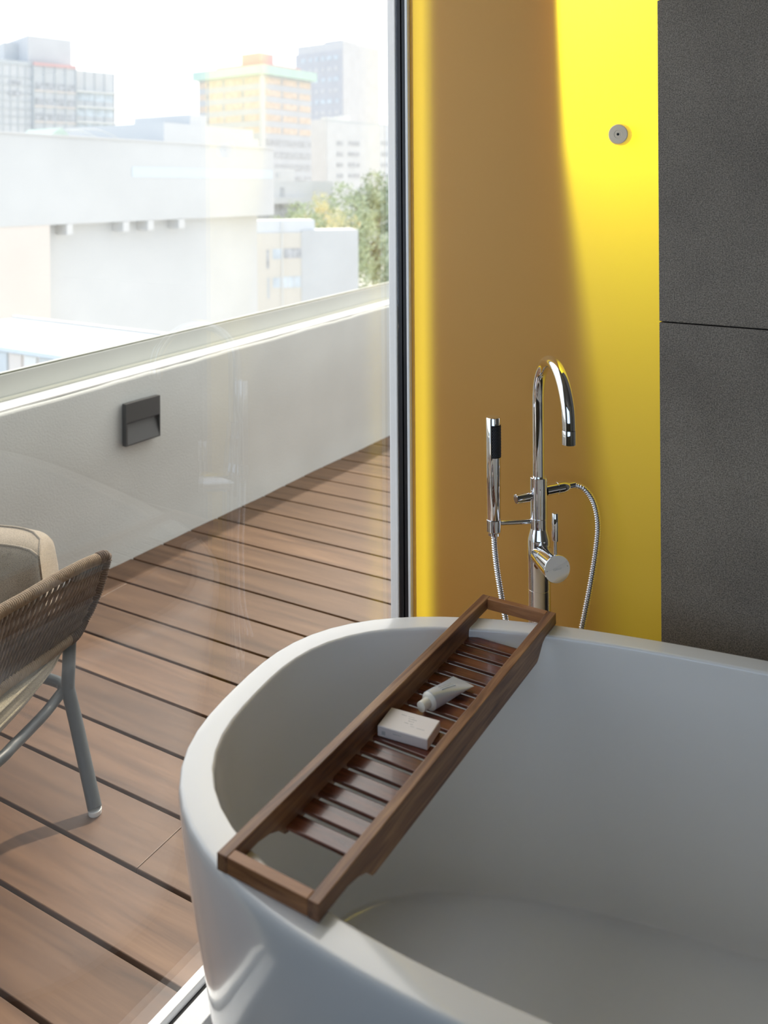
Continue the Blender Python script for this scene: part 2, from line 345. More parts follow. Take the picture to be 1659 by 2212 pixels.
# keep only boards outside the window line and in front of the parapet
Pp = Vector((-1.046, 3.191, 0)); Pd = az(31.7); Pn = az(31.7+90)
def local_T(v): return Vector((v.dot(Tn), v.dot(Td)-ybase, v.z))
def cut(bm, P, Nrm):
    bmesh.ops.bisect_plane(bm, geom=bm.verts[:]+bm.edges[:]+bm.faces[:], plane_co=P, plane_no=Nrm, clear_outer=True)
    ed = [e for e in bm.edges if e.is_boundary]
    if ed: bmesh.ops.holes_fill(bm, edges=ed, sides=0)
def ldir(v): return Vector((v.dot(Tn), v.dot(Td), 0))
cut(bm, local_T(O - Nd*.0225), ldir(Nd)); cut(bm, local_T(Pp + Pn*.004), -ldir(Pn))
DO = Td*ybase
dk = finish('terrace_deck', bm, M['deck'], loc=DO, rotz=DZ, bevel=.0016, bseg=2); tag(dk, kind='structure')
bm = bm_new(); box(bm, -7, 3, 0, 10, -.12, -.05); cut(bm, local_T(Pp - Pn*.1), -ldir(Pn)); ub = finish('deck_base', bm, M['black'], loc=DO, rotz=DZ); tag(ub, kind='structure')

# parapet wall with plaster face, coping and rail
def PL(s, n, z): return Pp+Pd*s+Pn*n+Vector((0, 0, z))
def ztop(s): return .681+.027*s
bm = bm_new(); rs = random.Random(8); N_ = 120
rowsP = []
for i in range(N_+1):
    s = -3.5+i*(9.5/N_); z = ztop(s)
    w = .004*math.sin(s*3.1)+.003*math.sin(s*7.7+1)+.0015*math.sin(s*23)
    zz = .0015*math.sin(s*11)+.001*math.sin(s*37)
    prof = [(w+.012, -.05), (w+.010, .02), (.004+w*.6, .07), (.001, .16), (0, .35), (0, z-.012+zz), (-.004, z-.003+zz), (-.012, z+zz), (-.13, z+.004), (-.30, z+.004), (-.30, -.6)]
    rowsP.append([bm.verts.new(PL(s, n, zv)) for n, zv in prof])
for A, B in zip(rowsP, rowsP[1:]):
    for k in range(len(A)-1): bm.faces.new((A[k], B[k], B[k+1], A[k+1]))
bmesh.ops.recalc_face_normals(bm, faces=bm.faces)
tag(finish('parapet_wall', bm, M['stucco'], auto=50), kind='structure')
bm = bm_new()
for k in (0,):
    a, b = PL(-3.5, 0, 0), PL(6, 0, 0)
    pts = []
    for zz0, zz1, n0, n1 in ((.0045, .0075, -.0135, -.155),):
        hexa(bm, [a+Pn*n1+Vector((0,0,ztop(-3.5)+zz0)), a+Pn*n0+Vector((0,0,ztop(-3.5)+zz0-.003)), b+Pn*n0+Vector((0,0,ztop(6)+zz0-.003)), b+Pn*n1+Vector((0,0,ztop(6)+zz0)),
                  a+Pn*n1+Vector((0,0,ztop(-3.5)+zz1)), a+Pn*n0+Vector((0,0,ztop(-3.5)+zz1)), b+Pn*n0+Vector((0,0,ztop(6)+zz1)), b+Pn*n1+Vector((0,0,ztop(6)+zz1))])
tag(finish('trim_1', bm, M['coping']), kind='structure')
# rail: a long metal shoe standing on the coping
def strip(bm, n0, n1, h0, h1, s0=-3.5, s1=6):
    a, b = PL(s0, 0, ztop(s0)), PL(s1, 0, ztop(s1)); Z = Vector((0, 0, 1))
    hexa(bm, [a+Pn*n1+Z*h0, a+Pn*n0+Z*h0, b+Pn*n0+Z*h0, b+Pn*n1+Z*h0, a+Pn*n1+Z*h1, a+Pn*n0+Z*h1, b+Pn*n0+Z*h1, b+Pn*n1+Z*h1])
RN = -.115
rail = empty('railing_shoe', PL(0, RN, ztop(0)))
tag(rail, 'long pale grey metal rail channel running along the top of the terrace parapet', 'railing')
inv = Vector(rail.location)
def rel(bm, o): bmesh.ops.translate(bm, verts=bm.verts, vec=-Vector(o)); return bm
bm = bm_new(); strip(bm, RN, RN-.05, .0085, .098); finish('channel', rel(bm, inv), M['rail'], rail, bevel=.002)
bm = bm_new(); strip(bm, RN+.006, RN, .0085, .020); finish('lower_lip', rel(bm, inv), M['rail_lip'], rail, bevel=.001)
bm = bm_new(); strip(bm, RN-.004, RN-.010, .098, .1035); finish('top_seal', rel(bm, inv), pbr('seal_olive', (.16, .17, .12), .6), rail)

# wall light on the parapet
wl = empty('wall_light', PL(.082, .0, .437), -math.radians(31.7))      # local y along the wall, local x out of it
tag(wl, 'square dark grey outdoor wall light fixed to the terrace parapet', 'light')
Wl, Hl, Dl = .172, .160, .030
bm = bm_new(); box(bm, .001, .010, .006, Wl-.006, .006, Hl-.006); finish('back_plate', bm, M['lamp_grey'], wl, bevel=.001)
zc = .088; b_ = .007
bm = bm_new()
def face(*p): bm.faces.new([bm.verts.new(q) for q in p])
X1, X0 = Dl, .0095
face((X0,0,0),(X0,0,Hl),(X1,0,Hl),(X1,0,0)); face((X0,Wl,0),(X1,Wl,0),(X1,Wl,Hl),(X0,Wl,Hl)); face((X0,0,Hl),(X0,Wl,Hl),(X1,Wl,Hl),(X1,0,Hl)); face((X0,0,0),(X1,0,0),(X1,Wl,0),(X0,Wl,0)); face((X0,0,0),(X0,Wl,0),(X0,Wl,Hl),(X0,0,Hl))
face((X1,0,zc),(X1,Wl,zc),(X1,Wl,Hl),(X1,0,Hl)); face((X1,0,0),(X1,b_,0),(X1,b_,zc),(X1,0,zc)); face((X1,Wl-b_*.5,0),(X1,Wl,0),(X1,Wl,zc),(X1,Wl-b_*.5,zc)); face((X1,b_,0),(X1,Wl-b_*.5,0),(X1,Wl-b_*.5,.003),(X1,b_,.003))
XD = .011; c0, c1 = b_, Wl-b_*.5
face((XD,c0,zc),(X1,c0,zc),(X1,c1,zc),(XD,c1,zc)); face((X1,c0,.003),(X1,c0,zc),(XD,c0,zc)); face((X1,c1,.003),(XD,c1,zc),(X1,c1,zc))
bmesh.ops.remove_doubles(bm, verts=bm.verts, dist=1e-5)
finish('housing', bm, M['lamp_grey'], wl)
bm = bm_new(); hexa(bm, [(X1-.0008,c0+.0005,.0032),(XD-.001,c0+.0005,zc-.001),(XD-.001,c1-.0005,zc-.001),(X1-.0008,c1-.0005,.0032),(X1,c0+.0005,.004),(XD+.0005,c0+.0005,zc-.0005),(XD+.0005,c1-.0005,zc-.0005),(X1,c1-.0005,.004)])
bmesh.ops.recalc_face_normals(bm, faces=bm.faces); finish('sloped_reflector', bm, M['lamp_inner'], wl)
bm = bm_new(); box(bm, XD+.002, X1+.0004, .002, c1, zc-.0035, zc-.0005); finish('light_slot', bm, M['black'], wl)

# ------------------------------------------------------------------ bathtub
TX, TY, TA, TB, TP, TAL = .4899, 1.0798, .80, .4095, 2.8, .3989
def oval(a, b, p, n=128):
    out = []
    for i in range(n):
        t = 2*PI*i/n; c, s = math.cos(t), math.sin(t)
        r = (abs(c/a)**p+abs(s/b)**p)**(-1/p); out.append((r*c, r*s))
    return out
tub_rot = -TAL
bm = bm_new()
# (height, inset from the outer rim, exponent)
prof = [(0.0, .105, 2.4), (.0, .075, 2.45), (.012, .064, 2.5), (.06, .058, 2.5), (.18, .042, 2.6), (.32, .027, 2.65), (.45, .012, 2.75), (.54, .003, 2.8), (.580, .0, 2.8), (.590, .0, 2.8), (.5955, .0008, 2.8), (.5985, .0025, 2.8), (.5997, .0045, 2.8), (.6, .007, 2.8),
        (.6, .039, 2.8), (.5996, .0412, 2.8), (.598, .0432, 2.8), (.5955, .0443, 2.8), (.590, .0450, 2.8), (.57, .047, 2.8), (.54, .051, 2.8), (.45, .064, 2.75), (.35, .080, 2.7), (.26, .097, 2.65), (.205, .106, 2.6), (.184, .1105, 2.6), (.179, .114, 2.6), (.1775, .122, 2.6), (.174, .20, 2.5), (.170, .30, 2.4)]
rings = []
for z, ins, p in prof:
    rings.append([bm.verts.new((x, y, z)) for x, y in oval(TA-ins, TB-ins, p)])
for A, B in zip(rings, rings[1:]):
    for k in range(len(A)): bm.faces.new((A[k], A[(k+1) % len(A)], B[(k+1) % len(A)], B[k]))
bm.faces.new(rings[0][::-1]); bm.faces.new(rings[-1])
tub = finish('bathtub', bm, M['acrylic'], smooth=True, loc=(TX, TY, 0), rotz=tub_rot)
tag(tub, 'large white oval freestanding bathtub with rounded end toward the glass wall', 'bathtub')

# ------------------------------------------------------------------ bath tray
zt = .62
nl, fl, nr = on_z(468, 1843, zt), on_z(1043, 1284, zt), on_z(696, 1937, zt)
TAng = math.atan2((fl-nl).x, (fl-nl).y)
TL = (fl-nl).length; TW = .147
tray = empty('bath_tray', (nl.x, nl.y, .6005), -TAng)       # local y along the tray, x across
tag(tray, 'long slatted dark wooden bath tray lying across the rim of the white bathtub', 'tray')
RT = .0155; ht = .0205
def rail_profile():
    e0, e1, drop = .112, TL-.095, -.026
    pts = [(0, 0), (0, ht), (TL, ht), (TL, 0)]
    low = [(TL-.055, .0), (TL-.068, -.004), (TL-.083, -.017), (TL-.095, drop+.001), (TL-.10, drop), (.118, drop), (.111, drop+.002), (.106, drop+.009), (.098, -.012), (.080, -.004), (.060, .0)]
    return pts+low
def side_rail(x0):
    bm = bm_new(); pr = rail_profile()
    A = [bm.verts.new((x0, y, z)) for y, z in pr]; B = [bm.verts.new((x0+RT, y, z)) for y, z in pr]
    bm.faces.new(A); bm.faces.new(B[::-1])
    for k in range(len(pr)): bm.faces.new((A[k], B[k], B[(k+1) % len(pr)], A[(k+1) % len(pr)]))
    bmesh.ops.recalc_face_normals(bm, faces=bm.faces); bmesh.ops.triangulate(bm, faces=[f for f in bm.faces if len(f.verts) > 4])
    return bm
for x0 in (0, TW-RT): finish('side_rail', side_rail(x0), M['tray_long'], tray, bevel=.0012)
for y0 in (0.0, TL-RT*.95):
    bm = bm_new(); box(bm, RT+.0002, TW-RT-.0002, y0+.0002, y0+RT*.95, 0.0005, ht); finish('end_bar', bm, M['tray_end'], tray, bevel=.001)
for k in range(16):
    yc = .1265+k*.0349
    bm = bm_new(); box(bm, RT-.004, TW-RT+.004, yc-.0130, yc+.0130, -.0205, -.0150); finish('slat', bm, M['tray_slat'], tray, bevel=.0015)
slat_top = .6005-.0150

# soap carton lying on the slats
s = on_z(815, 1567, .6015); s2 = on_z(925, 1599, .6015); ang = math.atan2((s2-s).y, (s2-s).x)
soap = empty('soap_box', (s.x, s.y, slat_top+.0004), ang); tag(soap, 'small white soap carton with grey print lying on the wooden bath tray', 'box')
SL, SW, SH = .0810, .050, .0160
bm = bm_new(); box(bm, 0, SL, 0, SW, 0, SH); finish('carton', bm, M['soap'], soap, bevel=.0016, bseg=3)
bm = bm_new(); rq = random.Random(5)
def dashes(x0, x1, y, h, ztop_, gap=.0006):
    x = x0
    while x < x1:
        w = rq.uniform(.0007, .0016); box(bm, x, min(x+w, x1), y, y+h*rq.uniform(.7, 1), ztop_, ztop_+.00008); x += w+gap
dashes(.022, .031, .0388, .0011, SH); dashes(.034, .044, .0385, .0010, SH)
dashes(.036, .049, .0335, .0016, SH); dashes(.038, .047, .0285, .0013, SH); dashes(.034, .041, .0225, .0014, SH); dashes(.0435, .048, .0225, .0014, SH); dashes(.046, .052, .0178, .0011, SH); dashes(.056, .069, .0172, .0012, SH)
finish('print', bm, M['print'], soap)
bm = bm_new()
for x in (.0075, .0095, .0115): box(bm, x, x+.0013, -.00008, 0, .004, .0095)
for x in (.026, .0285, .031, .034, .037): box(bm, x, x+.0015, -.00008, 0, .009, .0102)
finish('side_print', bm, M['print'], soap)

# cosmetic tube
c0 = on_z(909, 1529, .599); c1 = on_z(1001, 1459, .603)
axv = Vector((c1.x-c0.x, c1.y-c0.y, 0)); TLn = axv.length; ta = math.atan2(axv.y, axv.x)
tb = empty('cosmetic_tube', (c0.x, c0.y, slat_top), ta); tag(tb, 'small silvery squeeze tube with white screw cap on the wooden bath tray', 'tube')
bm = bm_new(); n = 32; rings = []
R0 = .0142; Lb0, Lb1 = .021, TLn
for i in range(15):
    f = i/14; hx = Lb0+(Lb1-Lb0)*f
    hz = R0*(1-f**1.5)*.98+.0006; hy = R0*(1+.52*f); zc_ = .0146*(1-f)+.0080*f
    rings.append([bm.verts.new((hx, hy*math.cos(2*PI*k/n), zc_+hz*math.sin(2*PI*k/n))) for k in range(n)])
for A, B in zip(rings, rings[1:]):
    for k in range(n): bm.faces.new((A[k], A[(k+1) % n], B[(k+1) % n], B[k]))
bm.faces.new(rings[0][::-1]); bm.faces.new(rings[-1]); finish('body', bm, M['tube'], tb, auto=50)
bm = bm_new(); lathe_axis(bm, (.0165, 0, .0146), (1, 0, 0), [(0, .0095), (.001, .0118), (.0045, .0140)]); finish('shoulder', bm, M['tubewhite'], tb, auto=50)
bm = bm_new(); lathe_axis(bm, (.0, 0, .0146), (1, 0, 0), [(0, .0072), (.0006, .0080), (.016, .0083), (.0166, .0080)]); finish('cap', bm, M['tubewhite'], tb, auto=50)
bm = bm_new(); rq = random.Random(2)
for r_ in range(3):
    x = .045
    while x < .078:
        w = rq.uniform(.001, .003); f = (x-Lb0)/(Lb1-Lb0)
        zt_ = .0146*(1-f)+.0080*f + (R0*(1-f**1.5)*.98+.0006)*.985; box(bm, x, x+w, .001-.004*r_, .0021-.004*r_, zt_-.001, zt_+.0002); x += w+.0012
finish('print', bm, pbr('tube_print', (.42, .47, .50), .5), tb)

# ------------------------------------------------------------------ freestanding bath mixer
DF = 1.74
def FP(px, py, d=DF): return at(px, py, d)
base = FP(1164.5, 1250); bx, by = base.x, base.y
fc = empty('bath_mixer', (bx, by, 0)); tag(fc, 'tall chrome freestanding bath mixer with curved spout beside the yellow panel', 'faucet')
FO = Vector((bx, by, 0))
def fz(py): return HC-((py-H0)/F+ROLL*.19)*DF
def FL(p): return Vector(p)-FO
def fpart(name, bm, mat='chrome', parent=None, auto=35, **k): return finish(name, bm, M[mat] if isinstance(mat, str) else mat, parent or fc, auto=auto, **k)
# column
zs = fz(1165); zn = fz(1140); zt1 = fz(1029)
bm = bm_new(); lathe_axis(bm, (0, 0, 0), (0, 0, 1), [(0, .060), (.006, .060), (.010, .056), (.0101, .0235)], 48); fpart('floor_flange', bm)
bm = bm_new(); lathe_axis(bm, (0, 0, .0102), (0, 0, 1), [(0, .0232), (fz(1269)-.0112, .0232), (fz(1269)-.0108, .0226), (fz(1269)-.0098, .0226), (fz(1269)-.0094, .0232), (zs-.0102, .0232), (zs-.006, .0226), (zn-.0085, .0166), (zn-.0102, .0160)], 48); fpart('column', bm, auto=20)
bm = bm_new(); lathe_axis(bm, (0, 0, zn), (0, 0, 1), [(0, .0168), (.0004, .0174), (fz(1117)-zn-.0006, .0174), (fz(1117)-zn, .0169), (fz(1117)-zn+.0006, .0176), (zt1-zn-.0012, .0176), (zt1-zn, .0166)], 48); fpart('diverter_body', bm, auto=20)
# spout
sdv = Vector((.02, -.19, 0)); 
arch_r = .098; sdir = sdv.normalized(); zarc = fz(768)-.012-arch_r+.02
zarc = 1.0
top_z = HC-((768-H0)/F+ROLL*.2)*1.65-.0115; zarc = top_z-arch_r
pts = [Vector((0, 0, zt1-.001)), Vector((0, 0, zt1+.05)), Vector((0, 0, zarc-.03))]
for i in range(0, 33): a = PI-PI*i/32; pts.append(Vector((0, 0, zarc))+sdir*(arch_r+arch_r*math.cos(a))+Vector((0, 0, arch_r*math.sin(a))))
ze = HC-((960-H0)/F+ROLL*.2)*(DF-.195)
pe = pts[-1]; pts.append(Vector((pe.x, pe.y, (pe.z+ze)/2+.012))); pts.append(Vector((pe.x, pe.y, ze+.0262)))
bm = bm_new(); tube(bm, pts, .0119, 32); fpart('spout', bm, auto=50)
bm = bm_new(); lathe_axis(bm, (pe.x, pe.y, ze), (0, 0, 1), [(0, .0105), (0, .0124), (.0245, .0124), (.0255, .0121)], 32); fpart('aerator', bm)
# hand shower
hp = FL(FP(1067, 1150, 1.73)); hx, hy = hp.x, hp.y
def hz(py): return HC-((py-H0)/F+ROLL*.135)*1.73
z0h, z1h = hz(1121), hz(900)
hs = empty('hand_shower', (bx+hx, by+hy, z0h)); tag(hs, 'slim chrome hand shower wand with black grip resting upright in the mixer holder', 'hand shower')
bm = bm_new(); lathe_axis(bm, (0, 0, .0003), (0, 0, 1), [(0, .0135), (.001, .0142), (z1h-z0h-.003, .0146), (z1h-z0h-.001, .0138), (z1h-z0h, .012)], 40); finish('wand', bm, M['chrome'], hs, auto=35)
bm = bm_new(); g0, g1 = hz(986)-z0h, hz(916)-z0h
a_c = -1.05; seg = 14
ring = []
for z_ in (g0, g1):
    for k in range(seg+1):
        a = a_c-.88+1.76*k/seg; ring.append(bm.verts.new((.0153*math.cos(a), .0153*math.sin(a), z_)))
for k in range(seg): bm.faces.new((ring[k], ring[k+1], ring[seg+2+k], ring[seg+1+k]))
rg = bmesh.ops.extrude_face_region(bm, geom=bm.faces[:]); vs = [q for q in rg['geom'] if isinstance(q, bmesh.types.BMVert)]
for q in vs: q.co = Vector((q.co.x*.93, q.co.y*.93, q.co.z))
bmesh.ops.recalc_face_normals(bm, faces=bm.faces)
finish('spray_face', bm, M['black'], hs, auto=50)
bm = bm_new()
rw = 0; z_ = g0+.004
while z_ < g1-.003:
    for k in range(7):
        a = a_c-.72+(k+.5*(rw % 2))*.22; P = Vector((.0152*math.cos(a), .0152*math.sin(a), z_)); lathe_axis(bm, P, (math.cos(a), math.sin(a), 0), [(0, .0010), (.0011, .0006)], 6)
    z_ += .0030; rw += 1
finish('spray_nozzles', bm, pbr('nozzle_rubber', (.10, .105, .12), .35), hs)
# holder and arm
bm = bm_new(); lathe_axis(bm, (hx, hy, hz(1156)), (0, 0, 1), [(0, .0085), (.0008, .0116), (.006, .0118), (.009, .0146), (z0h-hz(1156)-.0006, .0150), (z0h-hz(1156), .0146)], 40); fpart('shower_holder', bm, auto=25)
bm = bm_new(); za = hz(1133)+.003; d2 = Vector((-hx, -hy, 0)).normalized(); L2 = math.hypot(hx, hy); tube(bm, [Vector((hx, hy, za))+d2*.0142, Vector((hx, hy, za))+d2*(L2-.0168)], .0052, 20); fpart('holder_arm', bm)
# diverter knob on the left, outlet on the right
zk = fz(1069); kd = Vector((-.95, -.30, -.05)).normalized()
bm = bm_new(); lathe_axis(bm, Vector((0, 0, zk))+kd*.0165, kd, [(0, .0070), (.006, .0070), (.0061, .0098), (.0335, .0098), (.0345, .0090)], 32); fpart('diverter_knob', bm)
zo = fz(1062); od = Vector((.93, .30, .06)).normalized(); op = Vector((0, 0, zo))
bm = bm_new(); lathe_axis(bm, op+od*.0165, od, [(0, .0112), (.026, .0112), (.0262, .0122), (.038, .0122), (.0382, .0118), (.044, .0118), (.052, .0085), (.0525, .0068), (.066, .0068)], 32); fpart('hose_outlet', bm, auto=25)
# knob with lever
zkn = fz(1193); kp = Vector((0, 0, zkn)); tgt = FL(FP(1204, 1230, 1.655)); kdir = (tgt-kp); KL = kdir.length; kdir.normalize()
bm = bm_new(); lathe_axis(bm, kp+kdir*.012, kdir, [(0, .0222), (.026, .0238), (.0264, .0232), (.0272, .0232), (.0276, .0242)], 48); fpart('cartridge_sleeve', bm, auto=20)
bm = bm_new(); lathe_axis(bm, kp+kdir*.040, kdir, [(0, .0242), (KL-.041, .0268), (KL-.040, .0262)], 48); kn = fpart('temperature_knob', bm, auto=20)
# marks on the knob face
aX = kdir.cross(Vector((0, 0, 1))).normalized(); aX = -aX if aX.x < 0 else aX; aZ = kdir.cross(aX); aZ = -aZ if aZ.z < 0 else aZ
fcn = kp+kdir*(KL+.0001)
def K(x, y): return fcn+aX*x+aZ*y
bm = bm_new()
for w in ([(-.008, -.0015), (-.005, .001), (-.001, .0014), (.004, .0018), (.009, .0024)], [(-.007, -.0022), (-.002, -.0008), (.003, -.0006), (.008, .0002)], [(-.0075, -.001), (-.0085, .0002), (-.006, .0016)], [(-.001, .0014), (-.003, -.0004), (-.004, -.0022)]):
    tube(bm, spline([K(*q) for q in w], 12), .00022, 6)
for x, y in ((-.021, -.002), (.021, .0045)): lathe_axis(bm, K(x, y), kdir, [(0, .0009), (.0002, .0009)], 10)
finish('knob_mark', bm, M['print'], kn)
lp = kp+kdir*(KL-.013); lt = FL(FP(1199, 1108, 1.66)); lb = FL(FP(1199.5, 1168, 1.66)); l0 = FL(FP(1200, 1200, 1.66))
bm = bm_new(); tube(bm, [l0, lb], .0033, 16); tube(bm, [lb, lb.lerp(lt, .02), lt.lerp(lb, .02), lt], [.0060, .0064, .0064, .0058], 24); fpart('lever', bm, parent=fc)
# marks on the column: H and a dot and arrow row
bm = bm_new(); fr = Vector((-.166, -.986, 0)); sdx = Vector((.986, -.166, 0)); zh = fz(1172.5)
def CB(x, z, w, h):
    th_ = math.asin(max(-1, min(1, x/.0232))); nrm = fr*math.cos(th_)+sdx*math.sin(th_); P = nrm*.0232+Vector((0, 0, zh+z)); t_ = Vector((-nrm.y, nrm.x, 0)); 
    a, b = P-t_*w/2, P+t_*w/2; Z = Vector((0, 0, h/2)); o_ = nrm*.0003
    hexa(bm, [a-Z-o_, b-Z-o_, b-Z+o_, a-Z+o_, a+Z-o_, b+Z-o_, b+Z+o_, a+Z+o_])
for x, z, w, h in ((-.0075, 0, .0012, .0075), (-.0035, 0, .0012, .0075), (-.0055, 0, .003, .0013), (.0035, 0, .0055, .0012), (.0045, .0015, .0012, .003), (.0075, .001, .0014, .005), (.010, .001, .0016, .006), (.0125, .001, .002, .0014), (.014, .0008, .0012, .006)): CB(x, z, w, h)
finish('temperature_marks', bm, M['black'], fc)
# hoses
def hose(name, ctl, lab, r=.0068):
    P = resample(spline([FL(p) for p in ctl], 200), .00078); R = [r*(1, .985, .90, .74, .74, .90)[i % 6] for i in range(len(P))]
    bm = bm_new(); tube(bm, P, R, 14); h = finish(name, bm, M['chrome'], fc, smooth=True); return h
e1 = op+od*.081+FO; 
hose('shower_hose', [e1, FP(1262, 1056, 1.76), FP(1282, 1085, 1.76), FP(1291, 1130, 1.755), FP(1288, 1180, 1.75), FP(1279, 1240, 1.745), FP(1266, 1310, 1.74), FP(1250, 1385, 1.735), FP(1225, 1480, 1.74), FP(1195, 1570, 1.77)], '')
hose('shower_hose', [FP(1067.5, 1155.5, 1.73), FP(1069, 1185, 1.73), FP(1074, 1230, 1.73), FP(1082, 1280, 1.73), FP(1092, 1335, 1.73), FP(1108, 1410, 1.735), FP(1130, 1510, 1.745), FP(1150, 1590, 1.77)], '')

# round metal fitting on the yellow panel
nn, zz_ = on_line(1341, 291, O, Nd)
pf = empty('round_wall_fitting', (O+Nd*nn+Wd*.0035)+Vector((0, 0, zz_)), 0); tag(pf, 'small round metal fixing with a centre hole mounted high on the yellow panel', 'fitting')
bm = bm_new(); lathe_axis(bm, (0, 0, 0), -Wd, [(0, .0222), (.016, .0220), (.0215, .0200), (.0224, .0188), (.0226, .0085), (.0218, .0080), (.0218, .0055), (.0222, .0050), (.0222, .0026)], 48); finish('cap', bm, M['satin_metal'], pf, auto=30)
bm = bm_new(); lathe_axis(bm, -Wd*.0221, -Wd, [(0, .0028), (.0003, .0028)], 20); finish('centre_hole', bm, M['black'], pf)

# ------------------------------------------------------------------ lounge chair on the terrace
ch_o = on_z(205, 1750, 0); ch = empty('lounge_chair', (ch_o.x, ch_o.y, 0)); CO = Vector((ch_o.x, ch_o.y, 0))
tag(ch, 'woven rope lounge chair with grey metal legs standing on the wooden terrace', 'chair')
fdir = Vector((.176, .984, 0)).normalized(); ldir_ = Vector((-.984, .176, 0)).normalized()
def CP(px, py, d): return at(px, py, d)-CO
top = [CP(226, 1203, 2.155), CP(200, 1212, 2.12), CP(167, 1227, 2.075), CP(113, 1256, 2.005), CP(53, 1292, 1.93), CP(0, 1322, 1.87)]
zt_ = top[-1].z
back = []
for k, (f_, l_) in enumerate(((-.07, .0), (-.14, .02), (-.20, .065), (-.235, .14), (-.245, .30), (-.245, .45), (-.235, .56), (-.20, .64), (-.13, .69), (-.05, .71), (.05, .715))): back.append(top[-1]+fdir*f_+ldir_*l_+Vector((0, 0, .02*k if k < 5 else .08)))
zb_ = .335
bot = [on_z(161, 1370, .335)-CO, on_z(137, 1389, .332)-CO, on_z(106, 1412, .33)-CO, on_z(71, 1436, .33)-CO, on_z(35, 1461, .33)-CO, on_z(0, 1487, .33)-CO]
back_b = []
for k, (f_, l_) in enumerate(((-.07, .0), (-.14, .02), (-.19, .065), (-.215, .14), (-.225, .30), (-.225, .45), (-.215, .56), (-.18, .62), (-.13, .66), (-.05, .68), (.05, .685))): back_b.append(bot[-1]+fdir*f_+ldir_*l_)
def smoothpath(p, n=160): return spline(p, n)
TOP = smoothpath(top+back); BOT = smoothpath(bot+back_b)
def wrap(bm, pts, r, pitch=.0052):
    P = resample(pts, pitch/4); R = [r*(1-.27*(1-abs(math.sin(PI*i/4)))) for i in range(len(P))]; tube(bm, P, R, 14)
fa, fb = TOP[0], BOT[0]
front_edge = spline([top[1], top[0], CP(224, 1222, 2.155), CP(213, 1262, 2.14), CP(196, 1305, 2.125), CP(178, 1340, 2.11), bot[0], bot[1]], 60)
bm = bm_new(); wrap(bm, TOP, .0150); wrap(bm, BOT, .0150); finish('wrapped_rim', bm, M['rope_wrap'], ch, smooth=True)
bm = bm_new(); wrap(bm, front_edge[3:-4], .0165); finish('wrapped_front_edge', bm, M['rope'], ch, smooth=True)
def surf(u, v):
    """u along the rims from the front, v up"""
    i = u*(len(TOP)-1); k = min(int(i), len(TOP)-2); f = i-k
    a = BOT[k].lerp(BOT[k+1], f); b = TOP[k].lerp(TOP[k+1], f); p = a.lerp(b, v)
    t = (TOP[k+1]-TOP[k]); t.z = 0; t.normalize(); nrm = Vector((-t.y, t.x, 0))
    if nrm.dot(ldir_) < 0 and u < .5: nrm = -nrm
    return p-ldir_*.010*math.sin(PI*v)*(1 if u < .35 else 0)
bm = bm_new()
nr_ = 120; Ltot = sum((a-b).length for a, b in zip(TOP, TOP[1:])); rp_ = .0098; cnt = int(.62*Ltot/rp_)
Ucut = .55
for k in range(-12, int(Ltot*Ucut/rp_)):
    c = k*rp_/Ltot; P = []
    for j in range(0, 37):
        v_ = j/36; u_ = c+(1-v_)*(.080/Ltot)+.0044/Ltot*math.sin(2*PI*v_*3.5+PI*(k % 2))
        if 0.002 <= u_ <= .985: P.append(surf(u_, v_)+ldir_*(.0022*math.cos(2*PI*v_*3.5+PI*(k % 2))))
    if len(P) > 3: tube(bm, P, .0036, 6)
finish('woven_panel', bm, M['rope'], ch, smooth=True)
# metal frame
legp = [CP(151, 1372, 2.075), CP(149, 1430, 2.06), CP(147, 1480, 2.045), CP(152, 1515, 2.035), CP(164, 1560, 2.02), CP(203, 1728, 1.955)]
foot = on_z(205, 1746, .012)-CO
dr = (foot-legp[3]).normalized()
LP = [legp[0], legp[1], legp[2], legp[2].lerp(legp[3], .6), legp[4], foot]
bm = bm_new(); tube(bm, spline(LP, 40), .0155, 20); leg = finish('leg', bm, M['leg_metal'], ch, auto=50)
bm = bm_new(); lathe_axis(bm, foot+Vector((0, 0, -.012)), (0, 0, 1), [(0, .0135), (.002, .0150), (.011, .0150)], 20); finish('foot_glide', bm, M['clear'], leg, auto=40)
fr_pts = [CP(140, 1487, 2.045), CP(128, 1502, 2.03), CP(98, 1540, 1.975), CP(60, 1580, 1.91), CP(28, 1612, 1.85), CP(0, 1640, 1.80)]
fe = fr_pts[-1]; fr_pts = fr_pts+[fe+fdir*-.10+ldir_*.02, fe+fdir*-.16+ldir_*.10, fe+fdir*-.17+ldir_*.35, fe+fdir*-.15+ldir_*.56, fe+fdir*-.05+ldir_*.62, fe+fdir*.10+ldir_*.63, fe+fdir*.30+ldir_*.60]
fr_pts = fr_pts+[fe+fdir*.34+ldir_*.35, fr_pts[0]+fdir*.03+ldir_*.06, fr_pts[0]]
bm = bm_new(); tube(bm, spline(fr_pts, 140), .0125, 16); finish('seat_frame', bm, M['leg_metal'], ch, smooth=True)
def other_leg(fx, lx, sp):
    t_ = CP(0, 1640, 1.80)+fdir*fx+ldir_*lx; 
    bm = bm_new(); f_ = Vector((t_.x, t_.y, .012))+fdir*sp[0]+ldir_*sp[1]
    tube(bm, [Vector((t_.x, t_.y, .33)), t_, f_], .0155, 16); l = finish('leg', bm, M['leg_metal'], ch, auto=50)
    bm = bm_new(); lathe_axis(bm, f_+Vector((0, 0, -.012)), (0, 0, 1), [(0, .0135), (.002, .0150), (.011, .0150)], 20); finish('foot_glide', bm, M['clear'], l, auto=40)
other_leg(.30, .64, (.05, .06)); other_leg(-.16, .04, (-.06, -.03)); other_leg(-.14, .60, (-.06, .04))
